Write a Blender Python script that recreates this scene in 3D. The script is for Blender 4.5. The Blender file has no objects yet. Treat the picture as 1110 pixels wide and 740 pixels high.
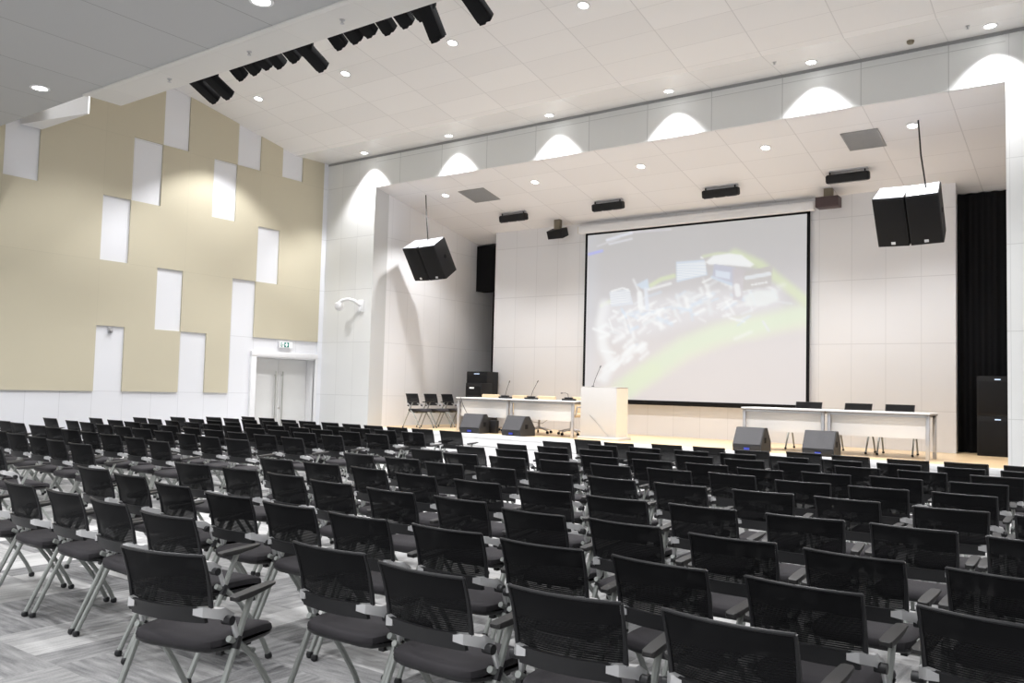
import bpy, bmesh, math, random
from mathutils import Matrix, Vector
random.seed(7)
SC = bpy.context.scene
COL = SC.collection
PI = math.pi
R = math.radians

P_FASC, P_MAIN, P_STAGE, P_NEAR, E_SCREEN, WORLD, EXPO = 520, 600, 340, 290, .70, 1.3, .13
# ------------------------------------------------------------------ materials
MATS = {}
def srgb(r, g, b):
    f = lambda c: (c/255)/12.92 if c/255 <= .04045 else ((c/255+.055)/1.055)**2.4
    return (f(r), f(g), f(b), 1)

class NT:
    """Small helper around a material's node tree."""
    def __init__(s, name):
        s.m = bpy.data.materials.new(name); s.m.use_nodes = True
        s.t = s.m.node_tree; s.t.nodes.clear()
        s.out = s.t.nodes.new('ShaderNodeOutputMaterial')
        s.b = s.t.nodes.new('ShaderNodeBsdfPrincipled')
        s.t.links.new(s.b.outputs[0], s.out.inputs[0])
    def n(s, typ, **kw):
        n = s.t.nodes.new(typ)
        for k, v in kw.items(): setattr(n, k, v)
        return n
    def l(s, a, b): s.t.links.new(a, b)
    def math(s, op, a, b=None, c=None):
        n = s.n('ShaderNodeMath', operation=op)
        for i, v in enumerate((a, b, c)):
            if v is None: continue
            if isinstance(v, (int, float)): n.inputs[i].default_value = v
            else: s.l(v, n.inputs[i])
        return n.outputs[0]
    def pos(s):
        g = s.n('ShaderNodeNewGeometry'); x = s.n('ShaderNodeSeparateXYZ'); s.l(g.outputs['Position'], x.inputs[0])
        return x.outputs
    def noise(s, scale, detail=3, vec=None, coord='Object'):
        n = s.n('ShaderNodeTexNoise'); n.inputs['Scale'].default_value = scale; n.inputs['Detail'].default_value = detail
        if vec is None:
            tc = s.n('ShaderNodeTexCoord'); vec = tc.outputs[coord]
        s.l(vec, n.inputs['Vector']); return n.outputs['Fac']
    def mixc(s, f, a, b):
        n = s.n('ShaderNodeMix', data_type='RGBA')
        if isinstance(f, (int, float)): n.inputs[0].default_value = f
        else: s.l(f, n.inputs[0])
        for i, v in ((6, a), (7, b)):
            if isinstance(v, tuple): n.inputs[i].default_value = v
            else: s.l(v, n.inputs[i])
        return n.outputs[2]

def mat(name, col, rough=.6, metal=0, spec=.5, var=.06, vscale=6, bump=0, coat=0):
    """Plain surface with a little procedural tone variation."""
    if name in MATS: return MATS[name]
    k = NT(name)
    k.b.inputs['Roughness'].default_value = rough; k.b.inputs['Metallic'].default_value = metal
    k.b.inputs['Specular IOR Level'].default_value = spec
    if coat: k.b.inputs['Coat Weight'].default_value = coat
    f = k.noise(vscale)
    dark = tuple(c*(1-var) for c in col[:3])+(1,)
    lite = tuple(min(1, c*(1+var)) for c in col[:3])+(1,)
    k.l(k.mixc(f, dark, lite), k.b.inputs['Base Color'])
    if bump:
        bp = k.n('ShaderNodeBump'); bp.inputs['Strength'].default_value = bump; bp.inputs['Distance'].default_value = .002
        k.l(k.noise(vscale*40, 2), bp.inputs['Height']); k.l(bp.outputs[0], k.b.inputs['Normal'])
    MATS[name] = k.m
    return k.m

def panel(name, col, lines, rough=.5, spec=.4, dark=.72, coat=0, alt=.025):
    """Cladding in panels: thin joints at regular steps along given world axes. lines: (axis, start, step, half width)."""
    k = NT(name); P = k.pos(); line = None; cells = []
    for ax, x0, step, hw in lines:
        t = k.math('DIVIDE', k.math('SUBTRACT', P[ax], x0), step)
        cells.append(k.math('FLOOR', t))
        fr = k.math('FRACT', t)
        d = k.math('MULTIPLY', k.math('MINIMUM', fr, k.math('SUBTRACT', 1.0, fr)), step)
        g = k.math('LESS_THAN', d, hw)
        line = g if line is None else k.math('MAXIMUM', line, g)
    cx = k.n('ShaderNodeCombineXYZ')
    for i, c in enumerate(cells[:3]): k.l(c, cx.inputs[i])
    wn = k.n('ShaderNodeTexWhiteNoise'); k.l(cx.outputs[0], wn.inputs['Vector'])
    a = tuple(c*(1-alt) for c in col[:3])+(1,); b = tuple(min(1, c*(1+alt)) for c in col[:3])+(1,)
    base = k.mixc(wn.outputs['Value'], a, b)
    k.l(k.mixc(line, base, tuple(c*dark for c in col[:3])+(1,)), k.b.inputs['Base Color'])
    k.b.inputs['Roughness'].default_value = rough; k.b.inputs['Specular IOR Level'].default_value = spec
    if coat: k.b.inputs['Coat Weight'].default_value = coat; k.b.inputs['Coat Roughness'].default_value = .12
    MATS[name] = k.m
    return k.m

def emis(name, col, strength):
    k = NT(name); k.b.inputs['Base Color'].default_value = (.8, .8, .8, 1)
    k.b.inputs['Emission Color'].default_value = col; k.b.inputs['Emission Strength'].default_value = strength
    MATS[name] = k.m
    return k.m

def carpet():
    """Grey carpet planks laid in a basket weave, streaky along each plank."""
    k = NT('carpet_planks'); P = k.pos(); S = .80
    u = k.math('DIVIDE', k.math('ADD', P[0], 40.0), S); v = k.math('DIVIDE', k.math('ADD', P[1], 40.0), S)
    iu, iv = k.math('FLOOR', u), k.math('FLOOR', v)
    par = k.math('MODULO', k.math('ADD', iu, iv), 2.0)
    mix = lambda a, b: k.math('ADD', k.math('MULTIPLY', a, k.math('SUBTRACT', 1.0, par)), k.math('MULTIPLY', b, par))
    across, along = mix(u, v), mix(v, u)
    pl = k.math('FLOOR', k.math('MULTIPLY', across, 3.0))
    c = k.n('ShaderNodeCombineXYZ'); k.l(pl, c.inputs[0]); k.l(mix(iv, iu), c.inputs[1]); k.l(par, c.inputs[2])
    wn = k.n('ShaderNodeTexWhiteNoise'); k.l(c.outputs[0], wn.inputs['Vector'])
    c2 = k.n('ShaderNodeCombineXYZ'); k.l(k.math('MULTIPLY', across, 22.0), c2.inputs[0]); k.l(k.math('MULTIPLY', along, 3.2), c2.inputs[1]); k.l(pl, c2.inputs[2])
    st = k.noise(1.0, 4, c2.outputs[0])
    st2 = k.noise(90, 2)
    val = k.math('ADD', k.math('MULTIPLY', wn.outputs['Value'], .44), k.math('MULTIPLY', st, .48))
    val = k.math('ADD', val, k.math('MULTIPLY', st2, .15))
    rp = k.n('ShaderNodeValToRGB'); k.l(val, rp.inputs[0])
    e = rp.color_ramp.elements
    e[0].position = .25; e[0].color = (.13, .13, .135, 1); e[1].position = .72; e[1].color = (.55, .545, .54, 1)
    k.l(rp.outputs[0], k.b.inputs['Base Color']); k.b.inputs['Roughness'].default_value = .95; k.b.inputs['Specular IOR Level'].default_value = .1
    return k.m

def wood(name, c0, c1, ax=0):
    k = NT(name); P = k.pos()
    a, b = (P[0], P[1]) if ax == 0 else (P[1], P[0])
    row = k.math('FLOOR', k.math('DIVIDE', b, .12))
    c = k.n('ShaderNodeCombineXYZ'); k.l(k.math('MULTIPLY', a, 1.2), c.inputs[0]); k.l(k.math('MULTIPLY', b, 30.0), c.inputs[1]); k.l(row, c.inputs[2])
    f = k.noise(1, 3, c.outputs[0])
    wn = k.n('ShaderNodeTexWhiteNoise', noise_dimensions='1D'); k.l(row, wn.inputs['W'])
    k.l(k.mixc(k.math('ADD', k.math('MULTIPLY', f, .6), k.math('MULTIPLY', wn.outputs['Value'], .4)), c0, c1), k.b.inputs['Base Color'])
    k.b.inputs['Roughness'].default_value = .35
    MATS[name] = k.m
    return k.m

def mesh_fabric():
    """Black net of the chair backs: horizontal threads, partly see-through."""
    k = NT('black_net')
    tc = k.n('ShaderNodeTexCoord'); x = k.n('ShaderNodeSeparateXYZ'); k.l(tc.outputs['Object'], x.inputs[0])
    w = k.math('SINE', k.math('MULTIPLY', x.outputs[2], 2*PI/.0085))
    nz = k.noise(7, 2)
    low = k.math('DIVIDE', k.math('SUBTRACT', .86, x.outputs[2]), .25)
    hole = k.math('MULTIPLY', k.math('GREATER_THAN', w, .3), k.math('ADD', .015, k.math('MULTIPLY', k.math('POWER', low, 1.6), k.math('ADD', .06, k.math('MULTIPLY', nz, .16)))))
    tr = k.n('ShaderNodeBsdfTransparent'); ms = k.n('ShaderNodeMixShader')
    k.b.inputs['Base Color'].default_value = (.007, .007, .008, 1); k.b.inputs['Roughness'].default_value = .75; k.b.inputs['Specular IOR Level'].default_value = .15
    k.l(hole, ms.inputs[0]); k.l(k.b.outputs[0], ms.inputs[1]); k.l(tr.outputs[0], ms.inputs[2]); k.l(ms.outputs[0], k.out.inputs[0])
    return k.m

NET = mesh_fabric()
M_SEAT = mat('seat_fabric', (.036, .0335, .037, 1), .85, spec=.25, var=.12, vscale=30, bump=.25)
M_PLAS = mat('black_plastic', (.014, .014, .016, 1), .42, spec=.45)
M_BAND = mat('back_band_plastic', (.020, .020, .022, 1), .5, spec=.4)
M_ARM = mat('armrest_plastic', (.034, .033, .033, 1), .5, spec=.4)
M_LEG = mat('grey_painted_steel', (.31, .325, .31, 1), .42, metal=.35)
M_ALU = mat('bright_aluminium', (.66, .66, .67, 1), .28, metal=.45)
M_WHITE = mat('white_paint', (.80, .80, .81, 1), .45, var=.02)
M_DOOR = mat('door_white', (.72, .72, .71, 1), .4, var=.02)
M_STEEL = mat('brushed_steel', (.55, .55, .52, 1), .3, metal=.9)
M_BLACK = mat('black_matt', (.006, .006, .007, 1), .8, spec=.2)
M_SPK = mat('loudspeaker_paint', (.008, .008, .009, 1), .55, spec=.35, bump=.3)
M_GRIL = mat('loudspeaker_grille', (.006, .006, .007, 1), .7, spec=.3, vscale=40, bump=.6)
M_MONG = mat('monitor_grille_grey', (.036, .035, .039, 1), .6, vscale=60, bump=.5)
M_MON = mat('monitor_cabinet', (.017, .017, .018, 1), .6, bump=.3)
M_SPKT = mat('loudspeaker_top_lit', (.42, .42, .46, 1), .5)  # light on the black cabinet tops, painted as a paler tone
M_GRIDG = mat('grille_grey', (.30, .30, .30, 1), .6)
M_TBL = mat('table_white', (.80, .79, .78, 1), .35, var=.02)
M_TBLEDGE = mat('table_edge_dark', (.16, .14, .12, 1), .5)
M_TLEG = mat('table_leg_silver', (.52, .52, .54, 1), .35, metal=.5)
M_LECT = mat('lectern_white', (.56, .545, .53, 1), .4, var=.02)
M_LECS = mat('lectern_side_cream', (.72, .65, .55, 1), .5, var=.04)
M_BEIGEC = mat('beige_leather', (.66, .52, .34, 1), .5, var=.08)
M_TAN = mat('tan_bracket', (.20, .17, .12, 1), .6)
M_MAROON = mat('dark_maroon_cabinet', (.060, .036, .036, 1), .5)
M_BLUE = mat('blue_badge', (.03, .05, .40, 1), .4)
M_LEDB = emis('blue_led', (.25, .5, .9, 1), .7)
M_GREEN = mat('exit_green', (.0, .20, .16, 1), .5)
M_SIGNW = emis('exit_sign_white', (.9, .95, .95, 1), .35)
M_LENS = emis('downlight_lens', (1, .99, .97, 1), 14)
M_GLASS = mat('dark_lens_glass', (.05, .05, .06, 1), .08, spec=.8)
M_CABLE = mat('cable_black', (.02, .02, .02, 1), .6)
M_CABLEG = mat('cable_grey', (.35, .34, .33, 1), .6)

ZJ = (2, 1.32, 1.365, .006)
M_WALLW = panel('white_wall_panels', (.78, .79, .825, 1), [(1, 9.06, .656, .005), ZJ], rough=.35, dark=.80)
M_BEIGE = panel('beige_acoustic_panels', (.575, .53, .41, 1), [(1, 9.06, 1.968, .003), (2, 1.32, 2.73, .004)], rough=.9, spec=.1, dark=.90, alt=.012)
M_FRONT = panel('front_wall_panels', (.75, .755, .75, 1), [(0, -15.5, .61, .004), ZJ], rough=.4, dark=.80)
M_FASC = panel('fascia_panels', (.78, .79, .78, 1), [(0, -2.33, 1.37, .008), (2, 7.30, 2.0, .006)], rough=.4, dark=.72)
M_BACKW = panel('stage_back_panels', (.765, .76, .77, 1), [(0, -13.57, .679, .0055), (2, 1.36, 1.365, .008)], rough=.5, dark=.84, alt=.015)
M_SIDEW = panel('stage_side_panels', (.86, .86, .875, 1), [(1, 15.15, .66, .005), (2, 1.33, 1.365, .007)], rough=.5, dark=.86, alt=.015)
M_CEIL = panel('main_ceiling_panels', (.84, .825, .815, 1), [(0, -2.33, 1.37, .008), (1, 13.3, .61, .004)], rough=.6, dark=.80)
M_CEILG = panel('glossy_ceiling_strip', (.84, .825, .815, 1), [(0, -2.33, 1.37, .008), (1, 14.68, 2.0, .004)], rough=.2, spec=.6, dark=.80, coat=.4)
M_CEILS = panel('stage_ceiling_panels', (.79, .775, .775, 1), [(0, -2.34, 1.345, .009), (1, 15.78, .80, .005)], rough=.55, dark=.80)
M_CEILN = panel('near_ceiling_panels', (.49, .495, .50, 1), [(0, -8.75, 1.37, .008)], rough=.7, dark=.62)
M_CEILB = panel('near_ceiling_border', (.74, .725, .70, 1), [(0, -8.75, 1.37, .004)], rough=.6, dark=.9)
M_CARPET = carpet()
M_STAGE = wood('stage_boards', (.70, .49, .27, 1), (.86, .66, .42, 1))

# ------------------------------------------------------------------ mesh building
class MB:
    def __init__(s): s.bm = bmesh.new(); s.mats = []
    def _mi(s, m):
        if m not in s.mats: s.mats.append(m)
        return s.mats.index(m)
    def _fin(s, faces, m):
        i = s._mi(m)
        for f in faces: f.material_index = i
    def box(s, lo, hi, m, bev=0, T=None, seg=2):
        c = [(a+b)/2 for a, b in zip(lo, hi)]; d = [abs(b-a) for a, b in zip(lo, hi)]
        r = bmesh.ops.create_cube(s.bm, size=1, matrix=Matrix.Translation(c) @ Matrix.Diagonal((*d, 1)))
        vs = r['verts']
        if bev:
            es = list({e for v in vs for e in v.link_edges})
            q = bmesh.ops.bevel(s.bm, geom=es, offset=bev, segments=seg, affect='EDGES', profile=.5)
            vs = list({v for f in q['faces'] for v in f.verts} | {v for v in vs if v.is_valid})
        fs = list({f for v in vs for f in v.link_faces})
        if T is not None: bmesh.ops.transform(s.bm, matrix=T, verts=vs)
        s._fin(fs, m); return s
    def verts(s, V, F, m, T=None):
        vs = [s.bm.verts.new(T @ Vector(v) if T is not None else v) for v in V]
        fs = []
        for f in F:
            try: fs.append(s.bm.faces.new([vs[i] for i in f]))
            except ValueError: pass
        s._fin(fs, m); return s
    def prism(s, poly, a, b, axis, m, T=None):
        """poly: 2-D points in the two other axes (cyclic order), extruded from a to b along axis."""
        def P(p, t):
            return {0: (t, p[0], p[1]), 1: (p[0], t, p[1]), 2: (p[0], p[1], t)}[axis]
        n = len(poly); V = [P(p, a) for p in poly]+[P(p, b) for p in poly]
        F = [tuple(range(n)), tuple(range(2*n-1, n-1, -1))]+[(i, i+n, (i+1) % n+n, (i+1) % n) for i in range(n)]
        return s.verts(V, F, m, T)
    def tube(s, pts, r, m, seg=8, caps=True, flat=1.0):
        pts = [Vector(p) for p in pts]; n = len(pts); rs = r if isinstance(r, (list, tuple)) else [r]*n
        V = []; up0 = None
        for i, p in enumerate(pts):
            d = (pts[min(i+1, n-1)]-pts[max(i-1, 0)]).normalized()
            if up0 is None:
                up0 = Vector((1, 0, 0)) if abs(d.x) < .9 else Vector((0, 0, 1))
            x = (up0-d*up0.dot(d)).normalized(); y = d.cross(x); up0 = x
            for k in range(seg):
                a = 2*PI*k/seg
                V.append(p+x*math.cos(a)*rs[i]*flat+y*math.sin(a)*rs[i])
        F = [(i*seg+k, i*seg+(k+1) % seg, (i+1)*seg+(k+1) % seg, (i+1)*seg+k) for i in range(n-1) for k in range(seg)]
        if caps: F += [tuple(range(seg-1, -1, -1)), tuple(range((n-1)*seg, n*seg))]
        return s.verts(V, F, m)
    def lathe(s, prof, m, seg=20, T=None):
        n = len(prof); V = []
        for r, z in prof:
            for k in range(seg): a = 2*PI*k/seg; V.append((r*math.cos(a), r*math.sin(a), z))
        F = [(i*seg+k, i*seg+(k+1) % seg, (i+1)*seg+(k+1) % seg, (i+1)*seg+k) for i in range(n-1) for k in range(seg)]
        F += [tuple(range(seg-1, -1, -1)), tuple(range((n-1)*seg, n*seg))]
        return s.verts(V, F, m, T)
    def grid(s, fn, nu, nv, m):
        V = [fn(i/nu, j/nv) for j in range(nv+1) for i in range(nu+1)]
        F = [(j*(nu+1)+i, j*(nu+1)+i+1, (j+1)*(nu+1)+i+1, (j+1)*(nu+1)+i) for j in range(nv) for i in range(nu)]
        return s.verts(V, F, m)
    def build(s, name, parent=None, loc=None, rot=None, smooth=True):
        bmesh.ops.recalc_face_normals(s.bm, faces=s.bm.faces)
        if smooth:
            for f in s.bm.faces: f.smooth = True
            for e in s.bm.edges:
                if len(e.link_faces) == 2 and e.calc_face_angle(0) > R(38): e.smooth = False
        me = bpy.data.meshes.new(name); s.bm.to_mesh(me); s.bm.free()
        for m in s.mats: me.materials.append(m)
        o = bpy.data.objects.new(name, me); COL.objects.link(o)
        if parent is not None: o.parent = parent
        if loc is not None: o.location = loc
        if rot is not None: o.rotation_euler = rot
        return o

def tag(o, label, cat, group=None):
    o['label'] = label; o['category'] = cat
    if group: o['group'] = group
    return o
def thing(name, label, cat, loc=(0, 0, 0), rz=0, group=None, rot=None):
    o = bpy.data.objects.new(name, None); o.empty_display_size = .1; COL.objects.link(o)
    o.location = loc; o.rotation_euler = rot if rot is not None else (0, 0, rz)
    return tag(o, label, cat, group)
def struct(o, label=None):
    o['kind'] = 'structure'
    if label: o['label'] = label
    return o
def copy_tree(o, parent=None):
    c = o.copy(); COL.objects.link(c)
    if parent is not None:
        c.parent = parent; c.matrix_parent_inverse = o.matrix_parent_inverse.copy()
    for ch in list(o.children): copy_tree(ch, c)
    return c

# ------------------------------------------------------------------ the room
XL, XR = -17.3, 2.2            # left wall, right wall
YF, YB = 15.15, 18.7           # front wall with the stage opening, wall behind the stage
OL, OR, OT = -15.5, -1.52, 6.65  # stage opening
ZS = .55                       # stage floor
YR = -6.0
cz = lambda y: 7.45+.204*(14.06-y)          # main ceiling, rising away from the stage
sz = lambda y: OT-.2*(y-YF)                 # ceiling over the stage

struct(MB().box((XL-.6, YR, -.2), (XR+.3, YF+.3, 0), M_CARPET).build('floor'))

# left wall: white base layer with the door opening, beige acoustic panels in front of it
w = MB(); xb = XL-.035
w.box((XL-.6, YR, 0), (xb, 12.98, 9.8), M_WALLW)
w.box((XL-.6, 12.98, 2.28), (xb, 15.15, 9.0), M_WALLW)
w.box((XL-.6, 15.0, 0), (xb, 15.15, 2.28), M_WALLW)
w.box((XL-.6, 12.98, 0), (XL-.45, 15.0, 2.28), M_WALLW)
w.box((xb, 15.0, 0), (XL, 15.15, 7.6), M_WALLW)
struct(w.build('wall_left'))
ys = [YR, 7.10, 7.75, 9.06, 9.68, 10.36, 10.99, 11.66, 12.30, 12.97, 13.63, 14.29, 15.0]
zs = [1.32, 2.69, 4.06, 5.43, 6.81, 9.6]
white = {(7.10, 5.43): 1, (9.06, 4.06): 1, (9.06, 1.32): 1, (9.68, 5.43): 1, (10.36, 6.81): 1, (10.36, 2.69): 1,
         (10.99, 1.32): 1, (11.66, 5.43): 1, (12.30, 6.81): 1, (12.30, 1.32): 1, (12.30, 2.69): 1, (12.97, 4.06): 1, (13.63, 6.81): 1,
         (12.97, 1.32): 1, (13.63, 1.32): 1, (14.29, 1.32): 1}
w = MB()
for i in range(len(ys)-1):
    j = 0
    while j < len(zs)-1:
        if (ys[i], zs[j]) in white: j += 1; continue
        k = j
        while k+1 < len(zs)-1 and (ys[i], zs[k+1]) not in white: k += 1
        w.box((xb-.005, ys[i], zs[j]), (XL, ys[i+1], zs[k+1]), M_BEIGE)
        j = k+1
struct(w.build('trim_1', smooth=False), 'beige acoustic panels on the left wall')
struct(MB().box((XL-.6, YR, -.0), (XL-.59, YR+.01, .01), M_WALLW).box((xb, YR, 0), (xb+.012, 12.9, .10), M_WHITE).build('baseboard_left'))

# front wall: left pier, fascia over the stage, right pier
w = MB()
w.box((XL-.1, YF, 0), (OL, YF+.5, 7.75), M_FRONT)
w.box((OR, YF, 0), (XR+.3, YF+.5, 7.75), M_FRONT)
w.box((OL, YF, OT), (OR, YF+.04, 7.75), M_FASC)
struct(w.build('wall_front'))
struct(MB().box((XL+.01, YF-.02, 7.415), (XR, YF+.01, 7.468), M_GRIDG).build('trim_5'), 'dark strip painted as the shadow between fascia and ceiling')  # shade under the ceiling edge, put in as a grey strip
struct(MB().box((XR, YR, 0), (XR+.3, YF+.2, 9.6), M_FRONT).build('wall_right'))
# main ceiling: slope, then a flat glossy strip along the front wall
w = MB()
w.prism([(14.06, 7.45), (14.06, 7.7), (6.2, cz(6.2)+.25), (6.2, cz(6.2))], XL-.3, XR+.1, 0, M_CEIL)
w.prism([(14.06, 7.45), (YF+.1, 7.47), (YF+.1, 7.72), (14.06, 7.7)], XL-.3, XR+.1, 0, M_CEILG)
w.box((XL-.1, 6.0, 6.24), (XR+.1, 6.2, cz(6.2)+.25), M_CEIL)
struct(w.build('ceiling_main', smooth=False))
# lower ceiling nearest the camera, its border strip, and the wing at the left wall
w = MB()
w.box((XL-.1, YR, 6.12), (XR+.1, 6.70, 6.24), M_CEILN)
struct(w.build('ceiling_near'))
w = MB()
w.box((-13.50, 6.70, 6.115), (XR+.1, 7.29, 6.235), M_CEILB, bev=.012)
w.box((-13.50, 6.64, 6.095), (XR+.1, 6.72, 6.13), M_CEILB, bev=.01)
struct(w.build('trim_2'), 'light border strip along the lower ceiling')
w = MB().prism([(XL, 7.36), (-15.47, 7.73), (-15.47, 7.76), (XL, 7.76)], 6.46, 7.55, 2, M_WHITE)
struct(w.build('trim_3', smooth=False), 'white bulkhead wing at the left wall')

# stage: floor, riser, side, back wall, ceiling
struct(MB().box((OL, YF, ZS-.06), (OR, 20.4, ZS), M_STAGE).build('floor_stage'))
w = MB().box((OL, YF-.02, 0), (OR, YF+.12, ZS-.075), M_WHITE).box((OL, YF-.035, ZS-.085), (OR, YF+.02, ZS+.004), M_WHITE, bev=.006)
w.box((OL, YF-.026, .28), (OR, YF-.018, .29), M_GRIDG)
struct(w.build('trim_4'), 'white stage front')
struct(MB().box((OL-.3, YF+.5, 0), (OL, 20.4, 6.7), M_SIDEW).build('wall_stage_left'))
struct(MB().box((OR, YF+.5, 0), (OR+.3, 20.4, 6.7), M_SIDEW).build('wall_stage_right'))
struct(MB().box((-14.29, YB, ZS), (-2.76, YB+.18, sz(YB)+.02), M_BACKW).build('wall_stage_back'))
struct(MB().prism([(YF+.035, sz(YF+.035)), (YF+.035, OT+.3), (20.4, OT+.3), (20.4, sz(20.4))], OL-.1, OR+.1, 0, M_CEILS).build('ceiling_stage', smooth=False))
struct(MB().box((OL-.3, 20.2, 0), (OR+.3, 20.4, 6.7), M_BLACK).build('wall_backstage'))

# the double door in the left wall
d = bpy.data.objects.new('door_1', None); COL.objects.link(d); d.location = (XL, 14.0, 0)
struct(d, 'white double door with tall steel pull handles')
w = MB()
w.box((-.05, -1.08, 2.23), (.035, 1.0, 2.36), M_WHITE, bev=.008).box((-.05, -1.08, 0), (.03, -.93, 2.23), M_WHITE, bev=.008).box((-.05, .93, 0), (.03, 1.0, 2.23), M_WHITE)
w.box((-.42, -.96, 0), (-.02, -.93, 2.23), M_WHITE).box((-.42, .93, 0), (-.02, .96, 2.23), M_WHITE).box((-.42, -.96, 2.20), (-.02, .96, 2.24), M_WHITE)
w.build('door_frame', d)
for s in (-1, 1):
    lf = MB().box((-.36, min(s*.004, s*.925), .01), (-.31, max(s*.004, s*.925), 2.195), M_DOOR, bev=.004).build('door_leaf', d)
    hy = s*.11
    MB().tube([(-.25, hy, .25), (-.25, hy, 1.88)], .017, M_STEEL, 10).tube([(-.31, hy, 1.78), (-.25, hy, 1.78)], .012, M_STEEL).tube([(-.31, hy, .4), (-.25, hy, .4)], .012, M_STEEL).build('pull_handle', lf)
    if s == 1:
        MB().lathe([(.03, 0), (.03, .012), (.018, .016), (.018, .02)], M_STEEL, 14, Matrix.Translation((-.31, .06, .95)) @ Matrix.Rotation(PI/2, 4, 'Y')).build('lock', lf)

# exit sign above the door: running figure and arrow on white, green square with a white mark
e = thing('exit_sign', 'small green and white emergency exit sign above the double door', 'sign', (XL, 13.93, 2.555))
MB().box((0, -.20, -.075), (.045, .20, .075), M_WHITE, bev=.006).build('housing', e)
MB().box((.045, -.195, -.07), (.049, .195, .07), M_SIGNW).build('sign_face', e)
w = MB()
w.box((.049, -.06, -.062), (.052, .09, .062), M_GREEN)
w.box((.052, -.005, -.05), (.0535, .03, .05), M_SIGNW).prism([(-.035, 0), (.0125, .045), (.06, 0), (.0125, -.045)], .052, .0535, 0, M_SIGNW)
w.box((.049, -.165, -.055), (.052, -.14, .03), M_GREEN).box((.049, -.125, -.02), (.052, -.075, .0), M_GREEN).box((.049, -.165, .035), (.052, -.135, .058), M_GREEN)
w.box((.049, -.14, -.055), (.052, -.11, -.035), M_GREEN)
w.build('pictogram', e)

# small sensor on the tall white panel, PTZ camera on the front wall
e = thing('wall_sensor', 'small grey sensor on white panel of the beige wall', 'sensor', (XL-.035, 9.37, 2.60))
MB().box((0, -.05, -.06), (.04, .05, .06), M_TLEG, bev=.01).build('wall_mount', e)
MB().lathe([(.032, 0), (.032, .03), (.02, .055), (.004, .062)], M_GRIDG, 14, Matrix.Translation((.04, 0, -.01)) @ Matrix.Rotation(PI/2+.4, 4, 'Y')).build('eye', e)
e = thing('security_camera', 'white dome security camera on curved arm beside the stage opening', 'camera', (-15.86, YF, 3.60))
MB().box((-.09, -.05, -.15), (.09, 0, .16), M_WHITE, bev=.02).box((-.05, -.10, -.14), (.05, -.04, -.02), M_WHITE, bev=.02).build('wall_mount', e)
MB().tube([(0, -.05, .02), (-.06, -.18, .12), (-.16, -.30, .16), (-.30, -.38, .13), (-.38, -.40, .06)], [.045, .045, .04, .04, .05], M_WHITE, 12).build('arm', e)
MB().lathe([(.06, .08), (.11, .05), (.12, -.02), (.10, -.08), (.06, -.12), (.01, -.135)], M_WHITE, 18, Matrix.Translation((-.40, -.40, -.0))).build('dome', e)

# ------------------------------------------------------------------ downlights, each with its own lamp
def downlight(label, x, y, z, group, power, size, blend=.25, rx=0, r=.10, lampname='lamp'):
    t = thing('downlight', label, 'downlight', (x, y, z), 0, group, (rx, 0, 0))
    MB().lathe([(r*.80, -.004), (r*.84, -.012), (r*1.12, -.010), (r*1.15, 0), (r*.78, .0)], M_WHITE, 24).build('trim_ring', t)
    MB().lathe([(r*.02, -.006), (r*.80, -.006), (r*.80, -.001), (r*.02, -.001)], M_LENS, 24).build('lens', t)
    L = bpy.data.lights.new(lampname, 'SPOT'); L.energy = power; L.spot_size = R(size); L.spot_blend = blend; L.shadow_soft_size = .10; L.color = (.99, .99, 1)
    lo = bpy.data.objects.new(lampname, L); COL.objects.link(lo); lo.parent = t; lo.location = (0, 0, -.05); lo.rotation_euler = (-rx, 0, 0)
    return t
ORD = ['first', 'second', 'third', 'fourth', 'fifth', 'sixth', 'seventh', 'eighth', 'ninth', 'tenth', 'eleventh']
for i, x in enumerate((-15.59, -12.79, -9.97, -7.18, -4.45, -1.69)):
    downlight('round downlight in the ceiling strip above the stage fascia, %s from the left wall' % ORD[i], x, 14.80, 7.462, 'downlights along the fascia', P_FASC, 94, .5)
for i, x in enumerate((-15.71, -12.89, -10.03, -7.21)):
    downlight('round downlight in the sloping main ceiling, %s from the left wall' % ORD[i], x, 11.63, cz(11.63)-.002, 'downlights in the sloping ceiling', P_MAIN, 100, .35, -math.atan(.204))
for i, x in enumerate((-13.98, -11.22, -8.45, -5.72, -3.06)):
    downlight('round downlight in the stage ceiling, %s from the left' % ORD[i], x, 16.12, sz(16.12)-.002, 'downlights in the stage ceiling', P_STAGE, 110, .5, -math.atan(.2))
for i, x in enumerate((-13.78, -8.29)):
    downlight('large round downlight in the lower grey ceiling, ' + ('nearer the left wall' if i == 0 else 'at the top edge of the view'), x, 6.12, 6.118, 'downlights in the lower grey ceiling', P_NEAR, 120, .5, 0, .13)
# the same fittings carry on outside the view; only their lamps matter here
def lamp(x, y, z, power, size, blend=.4, name='ceiling_lamp'):
    L = bpy.data.lights.new(name, 'SPOT'); L.energy = power; L.spot_size = R(size); L.spot_blend = blend; L.shadow_soft_size = .08; L.color = (.99, .99, 1)
    o = bpy.data.objects.new(name, L); COL.objects.link(o); o.location = (x, y, z)
for x in (-4.45, -1.69): lamp(x, 11.63, cz(11.63)-.08, P_MAIN, 100)
for x in (-14.2, -11.4, -8.6, -5.8, -3.0): lamp(x, 8.6, cz(8.6)-.08, P_MAIN, 100)
for x in (-2.8, 1.0): lamp(x, 6.1, 6.05, P_NEAR, 120)
for x in (-13.8, -11.0, -8.3, -5.5, -2.8): lamp(x, 2.6, 6.05, P_NEAR, 120)
for x in (-8.3, -5.5, -2.8): lamp(x, -1.0, 6.05, P_NEAR, 120)

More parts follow.
